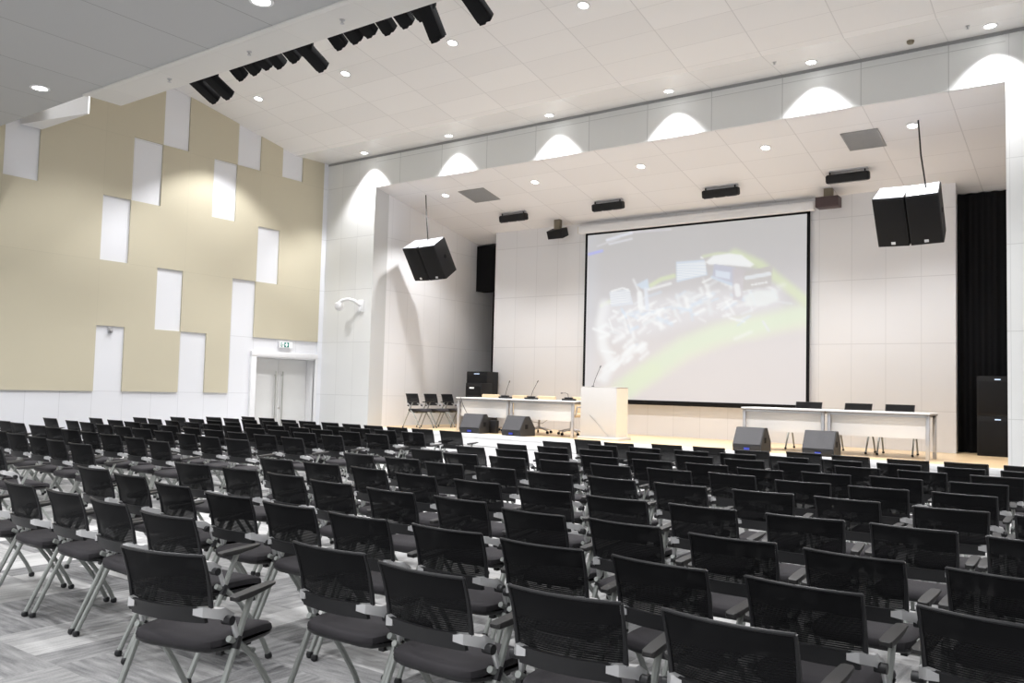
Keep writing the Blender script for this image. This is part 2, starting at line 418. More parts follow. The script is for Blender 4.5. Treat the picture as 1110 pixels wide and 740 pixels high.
# unseen fill lamp added above the lower ceiling to brighten the white wing
L = bpy.data.lights.new('wing_fill_lamp', 'SPOT'); L.energy = 26; L.spot_size = R(70); L.spot_blend = .6; L.shadow_soft_size = .1
o = bpy.data.objects.new('wing_fill_lamp', L); COL.objects.link(o); o.location = (-16.1, 6.35, 6.9); o.rotation_euler = (R(82), 0, R(-6))
# sprinkler heads
SPR = [(-11.62, 7.0, 6.112, 'on the border strip, nearest the left wall'), (-9.7, 7.0, 6.112, 'on the border strip, second from the left wall'), (-7.85, 7.0, 6.112, 'on the border strip, third from the left wall'),
       (-4.98, 14.45, 7.455, 'in the ceiling strip above the screen'), (-1.98, 14.62, 7.458, 'in the ceiling strip near the right pier')]
for x, y, z, s in SPR:
    t = thing('sprinkler', 'small sprinkler head '+s, 'sprinkler', (x, y, z))
    MB().lathe([(.035, 0), (.035, -.008), (.012, -.012), (.012, -.04), (.028, -.045), (.028, -.05)], M_TLEG, 12).build('ceiling_rose', t)
t = thing('smoke_detector', 'small brown detector on the ceiling strip at the right', 'detector', (-2.83, 14.75, 7.46))
MB().lathe([(.06, 0), (.06, -.02), (.045, -.05), (.02, -.06)], M_TAN, 16).build('detector_body', t)

# air grilles in the stage ceiling
for x0, x1, s in ((-13.48, -12.68, 'left'), (-4.28, -3.62, 'right')):
    a = math.atan(.2); yc = 16.37
    t = thing('air_grille', 'square grey air grille in the stage ceiling, the %s one' % s, 'air grille', ((x0+x1)/2, yc, sz(yc)-.004), 0, None, (-a, 0, 0))
    h = (x1-x0)/2
    f = MB(); b = .03
    for lo, hi in (((-h, -.36, -.014), (h, -.36+b, 0)), ((-h, .36-b, -.014), (h, .36, 0)), ((-h, -.36, -.014), (-h+b, .36, 0)), ((h-b, -.36, -.014), (h, .36, 0))): f.box(lo, hi, M_GRIDG)
    f.build('frame', t)
    f = MB().box((-h+b, -.36+b, -.006), (h-b, .36-b, -.001), M_GRIDG)
    for k in range(18): y = -.32+k*.0377; f.box((-h+b, y, -.011), (h-b, y+.014, -.005), M_GRIDG)
    f.build('louvre', t)

# ------------------------------------------------------------------ projection screen with its projected picture
def lerp(a, b, t): return a+(b-a)*t
def sstep(a, b, x):
    t = max(0, min(1, (x-a)/(b-a))) if a != b else 0
    return t*t*(3-2*t)
def seg_d(px, py, a, b):
    vx, vy = b[0]-a[0], b[1]-a[1]; L = vx*vx+vy*vy
    t = max(0, min(1, ((px-a[0])*vx+(py-a[1])*vy)/L)) if L else 0
    return math.hypot(px-a[0]-vx*t, py-a[1]-vy*t)
def poly_d(px, py, P):
    ins = False; dm = 1e9; n = len(P)
    for i in range(n):
        a, b = P[i], P[(i+1) % n]
        dm = min(dm, seg_d(px, py, a, b))
        if (a[1] > py) != (b[1] > py) and px < (b[0]-a[0])*(py-a[1])/(b[1]-a[1])+a[0]: ins = not ins
    return -dm if ins else dm
rg = random.Random(11)
STROKES = []   # (points, half width, softness, colour, alpha); picture units: 0..855 across, 0..740 down
def stroke(P, w, s, c, a): STROKES.append(('s', P, w, s, c, a, min(p[0] for p in P)-w-s, max(p[0] for p in P)+w+s, min(p[1] for p in P)-w-s, max(p[1] for p in P)+w+s))
def blob(P, s, c, a): STROKES.append(('p', P, 0, s, c, a, min(p[0] for p in P)-s, max(p[0] for p in P)+s, min(p[1] for p in P)-s, max(p[1] for p in P)+s))
W_ = (250, 253, 255); BL = (214, 228, 244); GR = (224, 236, 212); YG = (219, 229, 196)
stroke([(120, 690), (250, 610), (400, 520), (560, 450), (700, 420), (850, 395)], 6, 62, (240, 240, 214), .75)
stroke([(170, 660), (280, 590), (400, 505), (520, 455), (640, 430), (800, 385)], 18, 48, GR, .95)
stroke([(200, 640), (285, 585)], 14, 40, (226, 238, 208), .8)
stroke([(580, 160), (660, 200), (730, 265), (815, 345)], 10, 22, YG, .95)
stroke([(80, 350), (112, 335)], 4, 10, YG, .9); stroke([(275, 275), (315, 252), (362, 240)], 5, 9, YG, .95); stroke([(470, 168), (520, 158), (580, 160)], 3, 8, YG, .8)
stroke([(92, 350), (76, 420), (86, 500), (120, 560), (92, 615)], 12, 26, W_, .75)
blob([(95, 350), (330, 330), (560, 300), (720, 300), (715, 350), (480, 390), (330, 430), (150, 470), (100, 440)], 45, (232, 232, 238), .55)
blob([(480, 190), (505, 168), (560, 160), (600, 166), (640, 200), (630, 208), (560, 200), (490, 196)], 7, W_, .95)
for k in range(150):
    t = rg.random(); cx = lerp(90, 715, t)+rg.uniform(-25, 25); cy = lerp(430, 330, t)+rg.gauss(0, 38)-35*math.sin(t*PI)
    L = rg.uniform(8, 34); an = R(rg.choice((-24, -18, -30, 20, 70)))+rg.uniform(-.2, .2)
    stroke([(cx-L*math.cos(an), cy-L*math.sin(an)), (cx+L*math.cos(an), cy+L*math.sin(an))], rg.uniform(0, 3), rg.uniform(5, 13), rg.choice((W_, W_, BL, (232, 236, 240))), rg.uniform(.35, .9))
for k in range(26):
    t = rg.random(); cx = lerp(80, 260, t)+rg.uniform(-12, 12); cy = lerp(600, 480, t)+rg.gauss(0, 22); L = rg.uniform(10, 30); an = R(-40)
    stroke([(cx-L*math.cos(an), cy-L*math.sin(an)), (cx+L*math.cos(an), cy+L*math.sin(an))], rg.uniform(0, 3), 13, W_, rg.uniform(.4, .85))
blob([(372, 188), (472, 182), (482, 236), (374, 262)], 5, BL, .9)
for k in range(7): stroke([(376, 198+k*9), (476, 190+k*7)], 1.2, 4, W_, .8)
blob([(508, 198), (580, 212), (573, 278), (502, 248)], 4, (196, 200, 218), .95); blob([(514, 222), (562, 230), (560, 252), (514, 242)], 5, (226, 236, 250), .9); stroke([(500, 246), (572, 275)], 3, 6, BL, .8)
blob([(572, 215), (612, 222), (600, 330), (575, 330)], 6, (205, 200, 206), .8)
blob([(612, 230), (702, 206), (697, 280), (606, 296)], 4, (201, 198, 198), .95); stroke([(618, 250), (692, 236)], 6, 4, (236, 242, 248), .9)
for k in range(5): stroke([(636+k*11, 276-k*2), (640+k*11, 275-k*2)], 2, 4, (245, 248, 250), .9)
blob([(612, 320), (650, 300), (712, 300), (718, 330), (680, 350), (620, 350)], 12, (238, 243, 243), .85)
stroke([(585, 280), (590, 310)], 8, 6, W_, .8)
blob([(112, 300), (190, 288), (206, 344), (120, 352)], 4, (226, 232, 242), .85)
for k in range(5): stroke([(116, 306+k*9), (194, 296+k*9)], 1, 3, W_, .7)
stroke([(120, 296), (164, 284), (186, 290)], 2, 4, W_, .9)
blob([(222, 272), (262, 252), (268, 290), (240, 284)], 6, BL, .95); stroke([(256, 290), (262, 360)], 5, 7, (232, 238, 248), .9); stroke([(232, 305), (236, 352)], 8, 7, W_, .85); stroke([(268, 290), (350, 268)], 3, 6, W_, .75)
stroke([(25, 158), (80, 145)], 3, 6, (178, 184, 250), .95); stroke([(100, 105), (160, 88), (200, 78)], 3, 6, (236, 240, 252), .85); stroke([(110, 120), (200, 100)], 2, 5, (230, 232, 240), .8)
stroke([(60, 128), (150, 98)], 1, 5, (225, 225, 232), .7); stroke([(200, 76), (350, 66)], 1.5, 5, (226, 222, 236), .6); stroke([(462, 172), (466, 174)], 2, 4, W_, .9)
def picture(u, v):
    """Colour of the projected picture at u (0 left..1 right), v (0 top..1 bottom)."""
    xl, xr = lerp(20, 10, v), lerp(812, 806, v); px = lerp(xl, xr, u)
    py = lerp(lerp(88, 16, u), lerp(690, 718, u), v)
    g = v
    c = [lerp(194, 204, sstep(0, .45, g)), lerp(193, 202, sstep(0, .45, g)), lerp(194, 205, sstep(0, .45, g))]
    k = sstep(.45, .85, g+.12*u); c = [lerp(a, b, k) for a, b in zip(c, (224, 218, 218))]
    k = (1-sstep(0, .10, u))*.3; c = [lerp(a, b, k) for a, b in zip(c, (214, 220, 232))]
    for kind, P, wd, so, col, al, x0, x1, y0, y1 in STROKES:
        if px < x0 or px > x1 or py < y0 or py > y1: continue
        d = min(seg_d(px, py, P[i], P[i+1]) for i in range(len(P)-1))-wd if kind == 's' else poly_d(px, py, P)
        f = al*(1-sstep(-so*.3, so, d))
        if f > 0: c = [lerp(a, b, f) for a, b in zip(c, col)]
    return srgb(*c)
k = NT('projected_picture')
ca = k.n('ShaderNodeVertexColor', layer_name='picture')
k.l(ca.outputs[0], k.b.inputs['Emission Color']); k.b.inputs['Emission Strength'].default_value = E_SCREEN
k.b.inputs['Base Color'].default_value = (.20, .20, .20, 1); k.b.inputs['Roughness'].default_value = .9; k.b.inputs['Specular IOR Level'].default_value = .1
M_PIC = k.m
SX0, SX1, SZ0, SZ1, SY = -11.31, -5.59, 1.29, 5.64, 18.60
t = thing('projection_screen', 'large white projection screen showing a washed-out blue and green picture', 'projection screen', ((SX0+SX1)/2, SY, SZ0))
w2, h2 = (SX1-SX0)/2, SZ1-SZ0
nu, nv = 190, 145
g = MB().grid(lambda u, v: (lerp(-w2+.07, w2-.07, u), 0, lerp(h2-.05, .11, v)), nu, nv, M_PIC)
o = g.build('canvas', t, smooth=False)
att = o.data.color_attributes.new('picture', 'FLOAT_COLOR', 'POINT')
for j in range(nv+1):
    for i in range(nu+1): att.data[j*(nu+1)+i].color = picture(i/nu, j/nv)
w = MB()
w.box((-w2, .002, 0), (-w2+.075, .012, h2), M_BLACK).box((w2-.075, .002, 0), (w2, .012, h2), M_BLACK).box((-w2, .002, h2-.055), (w2, .012, h2), M_BLACK)
w.build('black_border', t)
MB().box((-w2-.01, -.03, 0), (w2+.01, .03, .11), M_BLACK, bev=.012).build('weight_bar', t)
w = MB().box((-w2-.16, -.13, h2), (w2+.11, .07, h2+.19), M_WHITE, bev=.03).box((-w2-.17, -.12, h2+.01), (-w2-.155, .06, h2+.18), M_LECS)
w.build('ceiling_housing', t)

# ------------------------------------------------------------------ things under the stage ceiling
t0 = None
for i, xc in enumerate((-12.88, -10.07, -7.23, -4.54)):
    t = thing('stage_light_bar', 'black strip stage light hung from the stage ceiling, %s from the left' % ORD[i], 'stage light', (xc, 17.55, sz(17.55)), 0, 'strip lights under the stage ceiling')
    h = .42
    MB().box((-h, -.10, -.235), (h, .09, -.055), M_SPK, bev=.04, T=Matrix.Rotation(R(10), 4, 'X')).build('housing', t)
    w = MB()
    w.box((-h+.08, -.06, -.012), (h-.02, .06, .03), M_TLEG)
    w.build('ceiling_plate', t)
    for s in (-1, 1):
        MB().box((s*(h-.08)-.012, -.03, -.13), (s*(h-.08)+.012, .0, .0), M_SPK).tube([(s*(h-.02), -.02, -.12), (s*(h-.10), -.02, -.12)], .03, M_SPK, 10).build('bracket', t)
    for q in (-.27, 0, .27):
        MB().box((q-.10, -.085, -.247), (q+.10, -.02, -.232), M_GRIDG if i == 3 else M_GLASS, bev=.004, T=Matrix.Rotation(R(10), 4, 'X')).build('lens', t)
# little boxes at the ceiling beside the screen housing
for x, z, rx, s, mm in ((-11.98, 5.66, 24, 'left', M_SPK), (-5.12, 5.72, 0, 'right', M_MAROON)):
    y = 18.30
    t = thing('ceiling_speaker', 'small dark speaker box on ceiling bracket beside the %s end of screen housing' % s, 'speaker', (x, y, sz(y)))
    dz = z-sz(y)
    T = Matrix.Translation((0, 0, dz)) @ Matrix.Rotation(R(rx), 4, 'X')
    MB().box((-.235, -.15, -.11), (.235, .15, .11), mm, bev=.012, T=T).build('cabinet', t)
    MB().box((-.215, -.158, -.092), (.215, -.149, .092), M_GRIL if s == 'left' else M_MAROON, T=T).build('grille', t)
    MB().box((-.09, -.05, dz+.08), (.09, .07, .0), M_TAN, bev=.01).build('bracket', t)
# flown loudspeaker pairs
for xc, s in ((-14.44, 'left'), (-3.10, 'right')):
    wd, hh, dp = (.54, .93, .52)
    top = 5.07
    t = thing('hanging_loudspeaker', 'pair of black loudspeakers hung on a cable at the %s of the stage' % s, 'loudspeaker', (xc, 15.62, top))
    T = Matrix.Rotation(R(34), 4, 'X')   # top edge of the face is the pivot; face looks down at the seats
    for q in (-1, 1):
        a = Matrix.Rotation(R(4*q), 4, 'Z')
        TT = T @ a
        lo, hi = (min(q*.012, q*wd), 0, -hh), (max(q*.012, q*wd), dp, 0)
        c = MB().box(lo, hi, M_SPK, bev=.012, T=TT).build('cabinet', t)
        MB().box((lo[0]+.02, .01, -.006), (hi[0]-.02, dp-.02, .006), M_SPKT, T=TT).build('lit_top', c)  # lit top of the black cabinet, painted in as a pale sheet
        MB().box((lo[0]+.015, -.012, -hh+.02), (hi[0]-.015, .004, -.02), M_GRIL, bev=.006, T=TT).build('grille', c)
        MB().box((q*wd/2-.035, -.018, -hh+.05), (q*wd/2+.035, -.011, -hh+.10), M_ALU, T=TT).build('badge', c)
        MB().lathe([(.05, -.008), (.05, .008), (.004, .008)], M_BLACK, 16, TT @ Matrix.Translation((q*wd, dp*.5, -hh*.45)) @ Matrix.Rotation(PI/2, 4, 'Y')).build('handle', c)
    zc = sz(16.0)-top
    MB().tube([(.30 if s == 'right' else .12, .28, .16), (.22 if s == 'right' else .06, .26, zc*.55), (.18 if s == 'right' else .02, .25, zc-.02)], .014, M_CABLE, 8).build('hanging_cable', t)

# ------------------------------------------------------------------ lanterns along the edge of the lower ceiling
LAN = [(-11.74, 27), (-11.38, 27), (-9.20, 27), (-6.95, 52), (-6.27, 28)]
PAR = [-11.02, -10.70, -10.42, -10.10, -9.78, -9.52, -8.80, -8.50, -8.24, -7.87, -7.56, -7.28]
def lantern(name, label, x, p, z, group):
    t = thing(name, label, 'stage light', (x, 7.56, z), 0, group)
    T = Matrix.Rotation(R(-p), 4, 'X')
    MB().box((-.105, -.13, -.055), (.105, .36, .055), M_BLACK, bev=.008, T=T).build('body', t)
    MB().box((-.10, .35, -.045), (-.015, .40, .045), M_BLACK, T=T).box((-.03, .35, -.045), (.075, .375, .045), M_BLACK, T=T).build('front_flap', t)
    MB().box((-.125, -.0, .02), (-.112, .03, .30), M_BLACK).box((.112, .0, .02), (.125, .03, .30), M_BLACK).box((-.125, .0, .29), (.125, .03, .31), M_BLACK).build('hanging_yoke', t)
for i, (x, p) in enumerate(LAN):
    lantern('stage_spotlight', 'long black spotlight pointing out below the ceiling edge, %s from the left wall' % ORD[i], x, p, 6.24, 'long spotlights along the ceiling edge')
for i, x in enumerate(PAR):
    lantern('stage_lantern', 'black lantern peeping as a dark triangle below the ceiling edge, %s from the left wall' % (ORD+['twelfth'])[i], x, (34, 30, 27)[i % 3], (6.50, 6.505, 6.52)[i % 3], 'short lanterns along the ceiling edge')
tag(MB().tube([(-12.2, 7.58, 6.86), (XR-.3, 7.58, 6.86)], .028, M_BLACK, 10).build('lighting_bar'), 'black pipe carrying the lanterns behind the ceiling edge', 'lighting bar')

# ------------------------------------------------------------------ stage furniture
def table(label, x0, x1, y, group):
    t = thing('conference_table', label, 'table', ((x0+x1)/2, y, ZS), 0, group)
    h = (x1-x0)/2; zt = .81
    MB().box((-h, -.02, zt-.03), (h, .72, zt), M_TBL, bev=.004).box((-h, -.022, zt-.045), (h, .72, zt-.03), M_TBLEDGE).build('tabletop', t)
    MB().box((-h+.07, .10, .36), (h-.07, .118, zt-.06), M_TBL).build('modesty_panel', t)
    MB().box((-h+.03, .03, zt-.085), (h-.03, .06, zt-.045), M_TLEG).box((-h+.03, .64, zt-.085), (h-.03, .67, zt-.045), M_TLEG).build('frame_rail', t)
    for sx in (-1, 1):
        for yy in (.02, .64):
            MB().box((sx*(h-.045)-.03, yy, 0), (sx*(h-.045)+.03, yy+.055, zt-.045), M_TLEG, bev=.006).build('leg', t)
    return t
table('white conference table on the left of the stage, behind two floor monitors', -13.12, -11.56, 15.76, 'tables left of the lectern')
table('white conference table standing directly left of the lectern', -11.55, -9.80, 15.76, 'tables left of the lectern')
table('white conference table right of the lectern, nearer the projection screen', -6.06, -4.49, 15.88, 'tables right of the lectern')
table('white conference table at the far right of the stage', -4.47, -2.74, 15.88, 'tables right of the lectern')

def monitor(label, x, y, rz):
    t = thing('stage_monitor', label, 'loudspeaker', (x, y, ZS), rz, 'floor monitors along the stage edge')
    P = [(0, 0), (-.03, .12), (.17, .44), (.30, .44), (.50, .18), (.50, 0)]
    MB().prism(P, -.27, .27, 0, M_MON).build('cabinet', t)
    n = Vector((0, -.32, .20)).normalized()
    V = []
    for xx in (-.255, .255):
        for (yy, zz) in ((-.025, .13), (.163, .43)):
            V.append((xx, yy, zz)); V.append(Vector((xx, yy, zz))+n*.012)
    MB().verts(V, [(0, 1, 3, 2), (4, 6, 7, 5), (1, 5, 7, 3), (0, 4, 5, 1), (2, 3, 7, 6)], M_MONG).build('grille', t)
    MB().box((-.05, -.034, .035), (.05, -.014, .075), M_BLUE).build('badge', t)
    for s in (-1, 1):
        MB().box((s*.27-.004, .15, .16), (s*.27+.004, .25, .26), M_BLACK, bev=.003).build('handle', t)
monitor('dark wedge floor monitor under the left end of the left table', -12.22, 15.19, R(6))
monitor('dark wedge floor monitor under the middle of the left tables', -11.05, 15.20, R(-4))
monitor('dark wedge floor monitor at the left end of the right tables', -5.70, 15.24, R(0))
monitor('dark wedge floor monitor under the middle of the right tables', -4.42, 15.24, R(2))
tag(MB().box((-11.98, 15.62, ZS), (-11.80, 15.74, ZS+.30), M_SPK, bev=.01).build('effects_box'), 'small black box behind the leftmost floor monitor', 'box')

# lectern
t = thing('lectern', 'white boxy lectern standing on the stage beside the screen', 'lectern', (-9.22, 15.86, ZS))
MB().box((-.46, 0, .06), (.42, .50, 1.12), M_LECT, bev=.008).build('body', t)
MB().box((.42, .015, .06), (.435, .49, 1.11), M_LECS).build('side_panel', t)
MB().box((-.50, -.06, 0), (.50, .54, .06), M_LECT, bev=.01).build('plinth', t)
MB().box((-.46, 0, 1.12), (.44, .50, 1.135), M_LECT, bev=.004).build('top_board', t)
tag(MB().tube([(-9.44, 15.848, ZS+.52), (-9.30, 15.848, ZS+.40), (-9.12, 15.848, ZS+.22), (-8.98, 15.848, ZS+.10), (-8.96, 15.82, ZS+.066)], .006, M_CABLEG, 6).build('cable'), 'thin cable running down the front of the lectern', 'cable')

def mic(label, x, y, z, pts, base=True):
    t = thing('gooseneck_microphone', label, 'microphone', (x, y, z), 0, 'gooseneck microphones')
    if base: MB().prism([(-.13, -.08), (.13, -.08), (.15, .08), (-.15, .08)], 0, .045, 2, M_PLAS).box((-.09, -.05, .045), (.09, .06, .075), M_PLAS, bev=.012).build('base', t)
    else: MB().lathe([(.03, 0), (.03, .012), (.012, .02)], M_PLAS, 12).build('base', t)
    MB().tube(pts, .0055, M_PLAS, 8).build('neck', t)
    a, b = Vector(pts[-2]), Vector(pts[-1]); d = (b-a).normalized()
    MB().tube([b-d*.01, b, b+d*.035, b+d*.045], [.007, .011, .011, .005], M_PLAS, 10).build('head', t)
mic('gooseneck microphone on the left table, leftmost, raised', -11.84, 16.0, ZS+.81, [(0, 0, .05), (.04, 0, .20), (.11, 0, .38)])
mic('gooseneck microphone on the left tables, middle one, raised high', -11.10, 16.0, ZS+.81, [(0, 0, .05), (.05, 0, .20), (.17, 0, .40)])
mic('gooseneck microphone bent low on the table beside the lectern', -10.08, 16.0, ZS+.81, [(0, 0, .05), (-.02, 0, .15), (-.09, 0, .17), (-.17, 0, .165)])
mic('thin gooseneck microphone standing on the lectern', -9.46, 16.0, ZS+1.135, [(0, 0, 0), (.05, 0, .16), (.10, 0, .27), (.17, 0, .42)], False)

# beige office chairs behind the left tables
def office_chair():
    t = thing('office_chair', '', 'chair', (0, 0, 0))
    MB().tube([(0, 0, .10), (0, 0, .42)], .028, M_TLEG, 12).build('gas_column', t)
    w = MB()
    for k in range(5):
        a = 2*PI*k/5+.3; w.tube([(0, 0, .13), (.16*math.cos(a), .16*math.sin(a), .115), (.31*math.cos(a), .31*math.sin(a), .075)], [.03, .024, .016], M_TLEG, 8)
    w.build('star_base', t)
    for k in range(5):
        a = 2*PI*k/5+.3
        MB().lathe([(.032, -.02), (.032, .02)], M_BLACK, 12, Matrix.Translation((.31*math.cos(a), .31*math.sin(a), .033)) @ Matrix.Rotation(a, 4, 'Z') @ Matrix.Rotation(PI/2, 4, 'X')).build('caster', t)
    MB().box((-.25, -.24, .42), (.25, .24, .51), M_BEIGEC, bev=.035).build('seat', t)
    MB().box((-.26, -.30, .50), (.26, -.22, .91), M_BEIGEC, bev=.03, T=Matrix.Rotation(R(4), 4, 'X')).build('backrest', t)
    for s in (-1, 1): MB().tube([(s*.26, -.22, .62), (s*.29, -.10, .66), (s*.29, .14, .66), (s*.27, .16, .48), (s*.2, .14, .46)], .018, M_TLEG, 8).build('armrest', t)
    return t
oc = office_chair()
spots = [(-13.10, 16.82, 'leftmost'), (-12.25, 16.82, 'second from left'), (-11.40, 16.80, 'third from left'), (-10.50, 16.80, 'nearest the lectern')]
for i, (x, y, s) in enumerate(spots):
    o = oc if i == 0 else copy_tree(oc)
    o.location = (x, y, ZS); o.rotation_euler = (0, 0, PI+R((5, -6, 3, -8)[i]))
    tag(o, 'beige swivel chair behind the left stage tables, '+s, 'chair', 'beige chairs behind the left tables')

# black loudspeakers and curtains beside the back wall
def tall_speaker(label, x0, x1, y, z0, z1, badge, group=None, dep=.6):
    t = thing('loudspeaker', label, 'loudspeaker', ((x0+x1)/2, y, z0), 0, group)
    h = (x1-x0)/2; H = z1-z0
    MB().box((-h, 0, 0), (h, dep, H), M_SPK, bev=.012).build('cabinet', t)
    MB().box((-h+.03, -.012, .04), (h-.03, .004, H-.10), M_GRIL, bev=.004).build('grille', t)
    MB().box((h-.50 if badge == 'r' else -.09, -.016, H-.075), (h-.40 if badge == 'r' else .09, -.003, H-.053), M_LEDB).build('badge', t)
    MB().box((h-.006, .2, H*.45), (h+.004, .35, H*.6), M_BLACK, bev=.003).build('handle', t)
tall_speaker('tall black loudspeaker at the left back corner of the stage', -14.76, -14.04, 18.14, ZS, 2.04, 'm', None, .5)
t = thing('amplifier_case', 'black flight case with a lit panel in front of tall loudspeaker', 'case', (-14.10, 17.64, ZS))
MB().box((-.28, 0, 0), (.28, .45, 1.17), M_SPK, bev=.015).build('case_body', t)
MB().box((-.24, -.01, .30), (.24, .002, 1.08), M_GRIL).box((-.24, -.016, .62), (.20, -.008, .66), M_PLAS).box((-.24, -.016, .80), (.20, -.008, .84), M_PLAS).build('front_panel', t)
MB().box((-.13, -.02, 1.02), (.02, -.008, 1.06), M_SIGNW).build('lit_display', t)
tall_speaker('lower black loudspeaker of the stack in the right stage opening', -2.36, -1.56, 18.40, ZS, 1.31, 'r', 'stacked loudspeakers at the right of the stage')
tall_speaker('upper black loudspeaker of the stack in the right stage opening', -2.36, -1.56, 18.40, 1.312, 2.07, 'r', 'stacked loudspeakers at the right of the stage')
def curtain(label, x0, x1, y, z0, z1):
    n = max(24, int((x1-x0)/.02))
    tag(MB().grid(lambda u, v: (lerp(x0, x1, u), y+.04*math.sin((x1-x0)*u*2*PI/.22)*(1-.3*v), lerp(z0, z1, v)), n, 6, M_BLACK).build('stage_curtain'), label, 'curtain')
curtain('black stage curtain in the dark gap left of the back wall', -15.2, -13.6, 19.9, ZS, sz(19.9)-.03)
curtain('black stage curtain in the dark opening right of the back wall', -3.4, -1.54, 19.25, ZS, sz(19.25)-.02)
tag(MB().box((-15.49, 19.35, 4.42), (-14.2, 19.75, 5.75), M_BLACK, bev=.01).build('curtain_pelmet'), 'black pelmet box high in the dark gap left of the back wall', 'pelmet')
tag(MB().tube([(-12.95, 15.715, ZS+.80), (-12.86, 15.70, ZS+.62), (-12.72, 15.70, ZS+.42), (-12.68, 15.71, ZS+.01)], .008, M_CABLE, 6).build('cable'), 'black cable hanging below the left end of the left table', 'cable')
tag(MB().tube([(-10.25, 15.95, ZS+.70), (-10.45, 15.96, ZS+.45), (-10.75, 15.97, ZS+.28), (-11.0, 15.97, ZS+.30), (-11.2, 15.97, ZS+.44)], .007, M_CABLEG, 6).build('cable'), 'grey cable drooping below the table beside the lectern', 'cable')
t = thing('wall_socket', 'small white socket on the back wall above the left tables', 'socket', (-14.05, YB, 1.75))
MB().box((-.06, -.012, -.06), (.06, 0, .06), M_WHITE, bev=.004).build('cover_plate', t)

# ------------------------------------------------------------------ the black chairs
def back_pt(u, v, off=0):
    """Point of the chair back: u -1..1 across, v 0 bottom..1 top."""
    x = (.222+.008*v)*u
    return (x, -.236-.071*v+.010*math.sin(v*PI)+.036*u*u-off, .600+.250*v)
def seat_outline(k, dz=0):
    P = []
    for i in range(40):
        a = 2*PI*i/40; c, s_ = math.cos(a), math.sin(a); n = 6.5
        r = (abs(c)**n+abs(s_)**n)**(-1/n)
        x, y = .240*k*c*r, .228*k*s_*r+.02
        x *= 1+.02*(y/.24); 
        P.append((x, y))
    return P
def seat_mesh(far):
    m = MB(); L = []
    for k, z in ((.93, .405), (.985, .415), (1.0, .428)): L.append([(x, y, z+.012*max(0, -y/.2)) for x, y in seat_outline(k)])
    for A, mm in ((L, M_PLAS),):
        V = [p for ring in A for p in ring]; n = 40
        F = [(j*n+i, j*n+(i+1) % n, (j+1)*n+(i+1) % n, (j+1)*n+i) for j in range(len(A)-1) for i in range(n)]+[tuple(range(n-1, -1, -1))]
        m.verts(V, F, mm)
    A = []
    for k, z in ((.985, .428), (1.0, .440), (.985, .458), (.93, .470), (.75, .476), (.4, .474), (.05, .472)):
        A.append([(x, y, z-.022*max(0, (y-.10)/.14)**2+.010*(abs(x)/.22)**3) for x, y in seat_outline(k)])
    V = [p for ring in A for p in ring]; n = 40
    F = [(j*n+i, j*n+(i+1) % n, (j+1)*n+(i+1) % n, (j+1)*n+i) for j in range(len(A)-1) for i in range(n)]+[tuple(range((len(A)-1)*n, len(A)*n))]
    m.verts(V, F, M_SEAT)
    return m
def back_frame(m):
    n = 12
    m.tube([back_pt(-1+2*i/n, 1) for i in range(n+1)], .007, M_PLAS, 8)
    for s in (-1, 1): m.tube([back_pt(s, j/6) for j in range(7)], [.012, .011, .010, .009, .008, .007, .007], M_PLAS, 8)
    # solid lower band
    V = []
    for i in range(n+1):
        u = -1+2*i/n; p = Vector(back_pt(u*.93, 0))-Vector((0, .022, 0))
        q = Vector((0, .012, 0))
        V += [p+Vector((0, .0, .024))-q, p+Vector((0, .022, -.046))-q, p+Vector((0, .022, -.046))+q*.6, p+Vector((0, 0, .024))+q*.6]
    F = []
    for i in range(n):
        a, b = i*4, (i+1)*4
        F += [(a, b, b+1, a+1), (a+1, b+1, b+2, a+2), (a+2, b+2, b+3, a+3), (a+3, b+3, b, a)]
    F += [(0, 1, 2, 3), (n*4+3, n*4+2, n*4+1, n*4)]
    m.verts(V, F, M_BAND)
    return m
def back_net(m): return m.grid(lambda u, v: back_pt((-1+2*u)*.97, .06+.93*v), 12, 10, NET)
def arm_pad(m, s):
    P = []
    for i, (y, w_, t_, z) in enumerate(((-.125, .018, .012, .648), (-.115, .027, .022, .650), (-.02, .030, .024, .655), (.08, .029, .016, .662), (.135, .026, .010, .667), (.15, .014, .006, .668))):
        P.append([(s*.272+dx*w_*.95, y, z+dz*t_) for dx, dz in ((-1, -.4), (-.9, -.8), (.9, -.8), (1, -.4), (1, .1), (.93, .3), (-.93, .3), (-1, .1))])
    V = [p for r in P for p in r]; n = 8
    F = [(j*n+i, j*n+(i+1) % n, (j+1)*n+(i+1) % n, (j+1)*n+i) for j in range(len(P)-1) for i in range(n)]+[tuple(range(n)), tuple(range((len(P)-1)*n, len(P)*n))]
    return m.verts(V, F, M_ARM)
def rear_leg(m, s, far):
    m.tube([(s*.274, -.295, .02), (s*.273, -.16, .30), (s*.272, -.005, .635)], .0145, M_LEG, 8 if not far else 6)
    m.tube([(s*.2725, -.098, .425), (s*.2725, -.075, .475)], .0185, M_PLAS, 8)
    return m
def front_leg(m, s, far):
    return m.tube([(s*.262, -.13, .475), (s*.264, -.06, .44), (s*.268, .03, .36), (s*.272, .12, .24), (s*.273, .205, .11), (s*.274, .25, .02)], .0145, M_LEG, 8 if not far else 6)
def foot(m, s, y):
    return m.lathe([(.012, .0), (.020, .006), (.022, .018), (.018, .032), (.010, .036)], M_PLAS, 10, Matrix.Translation((s*.274, y, 0)))
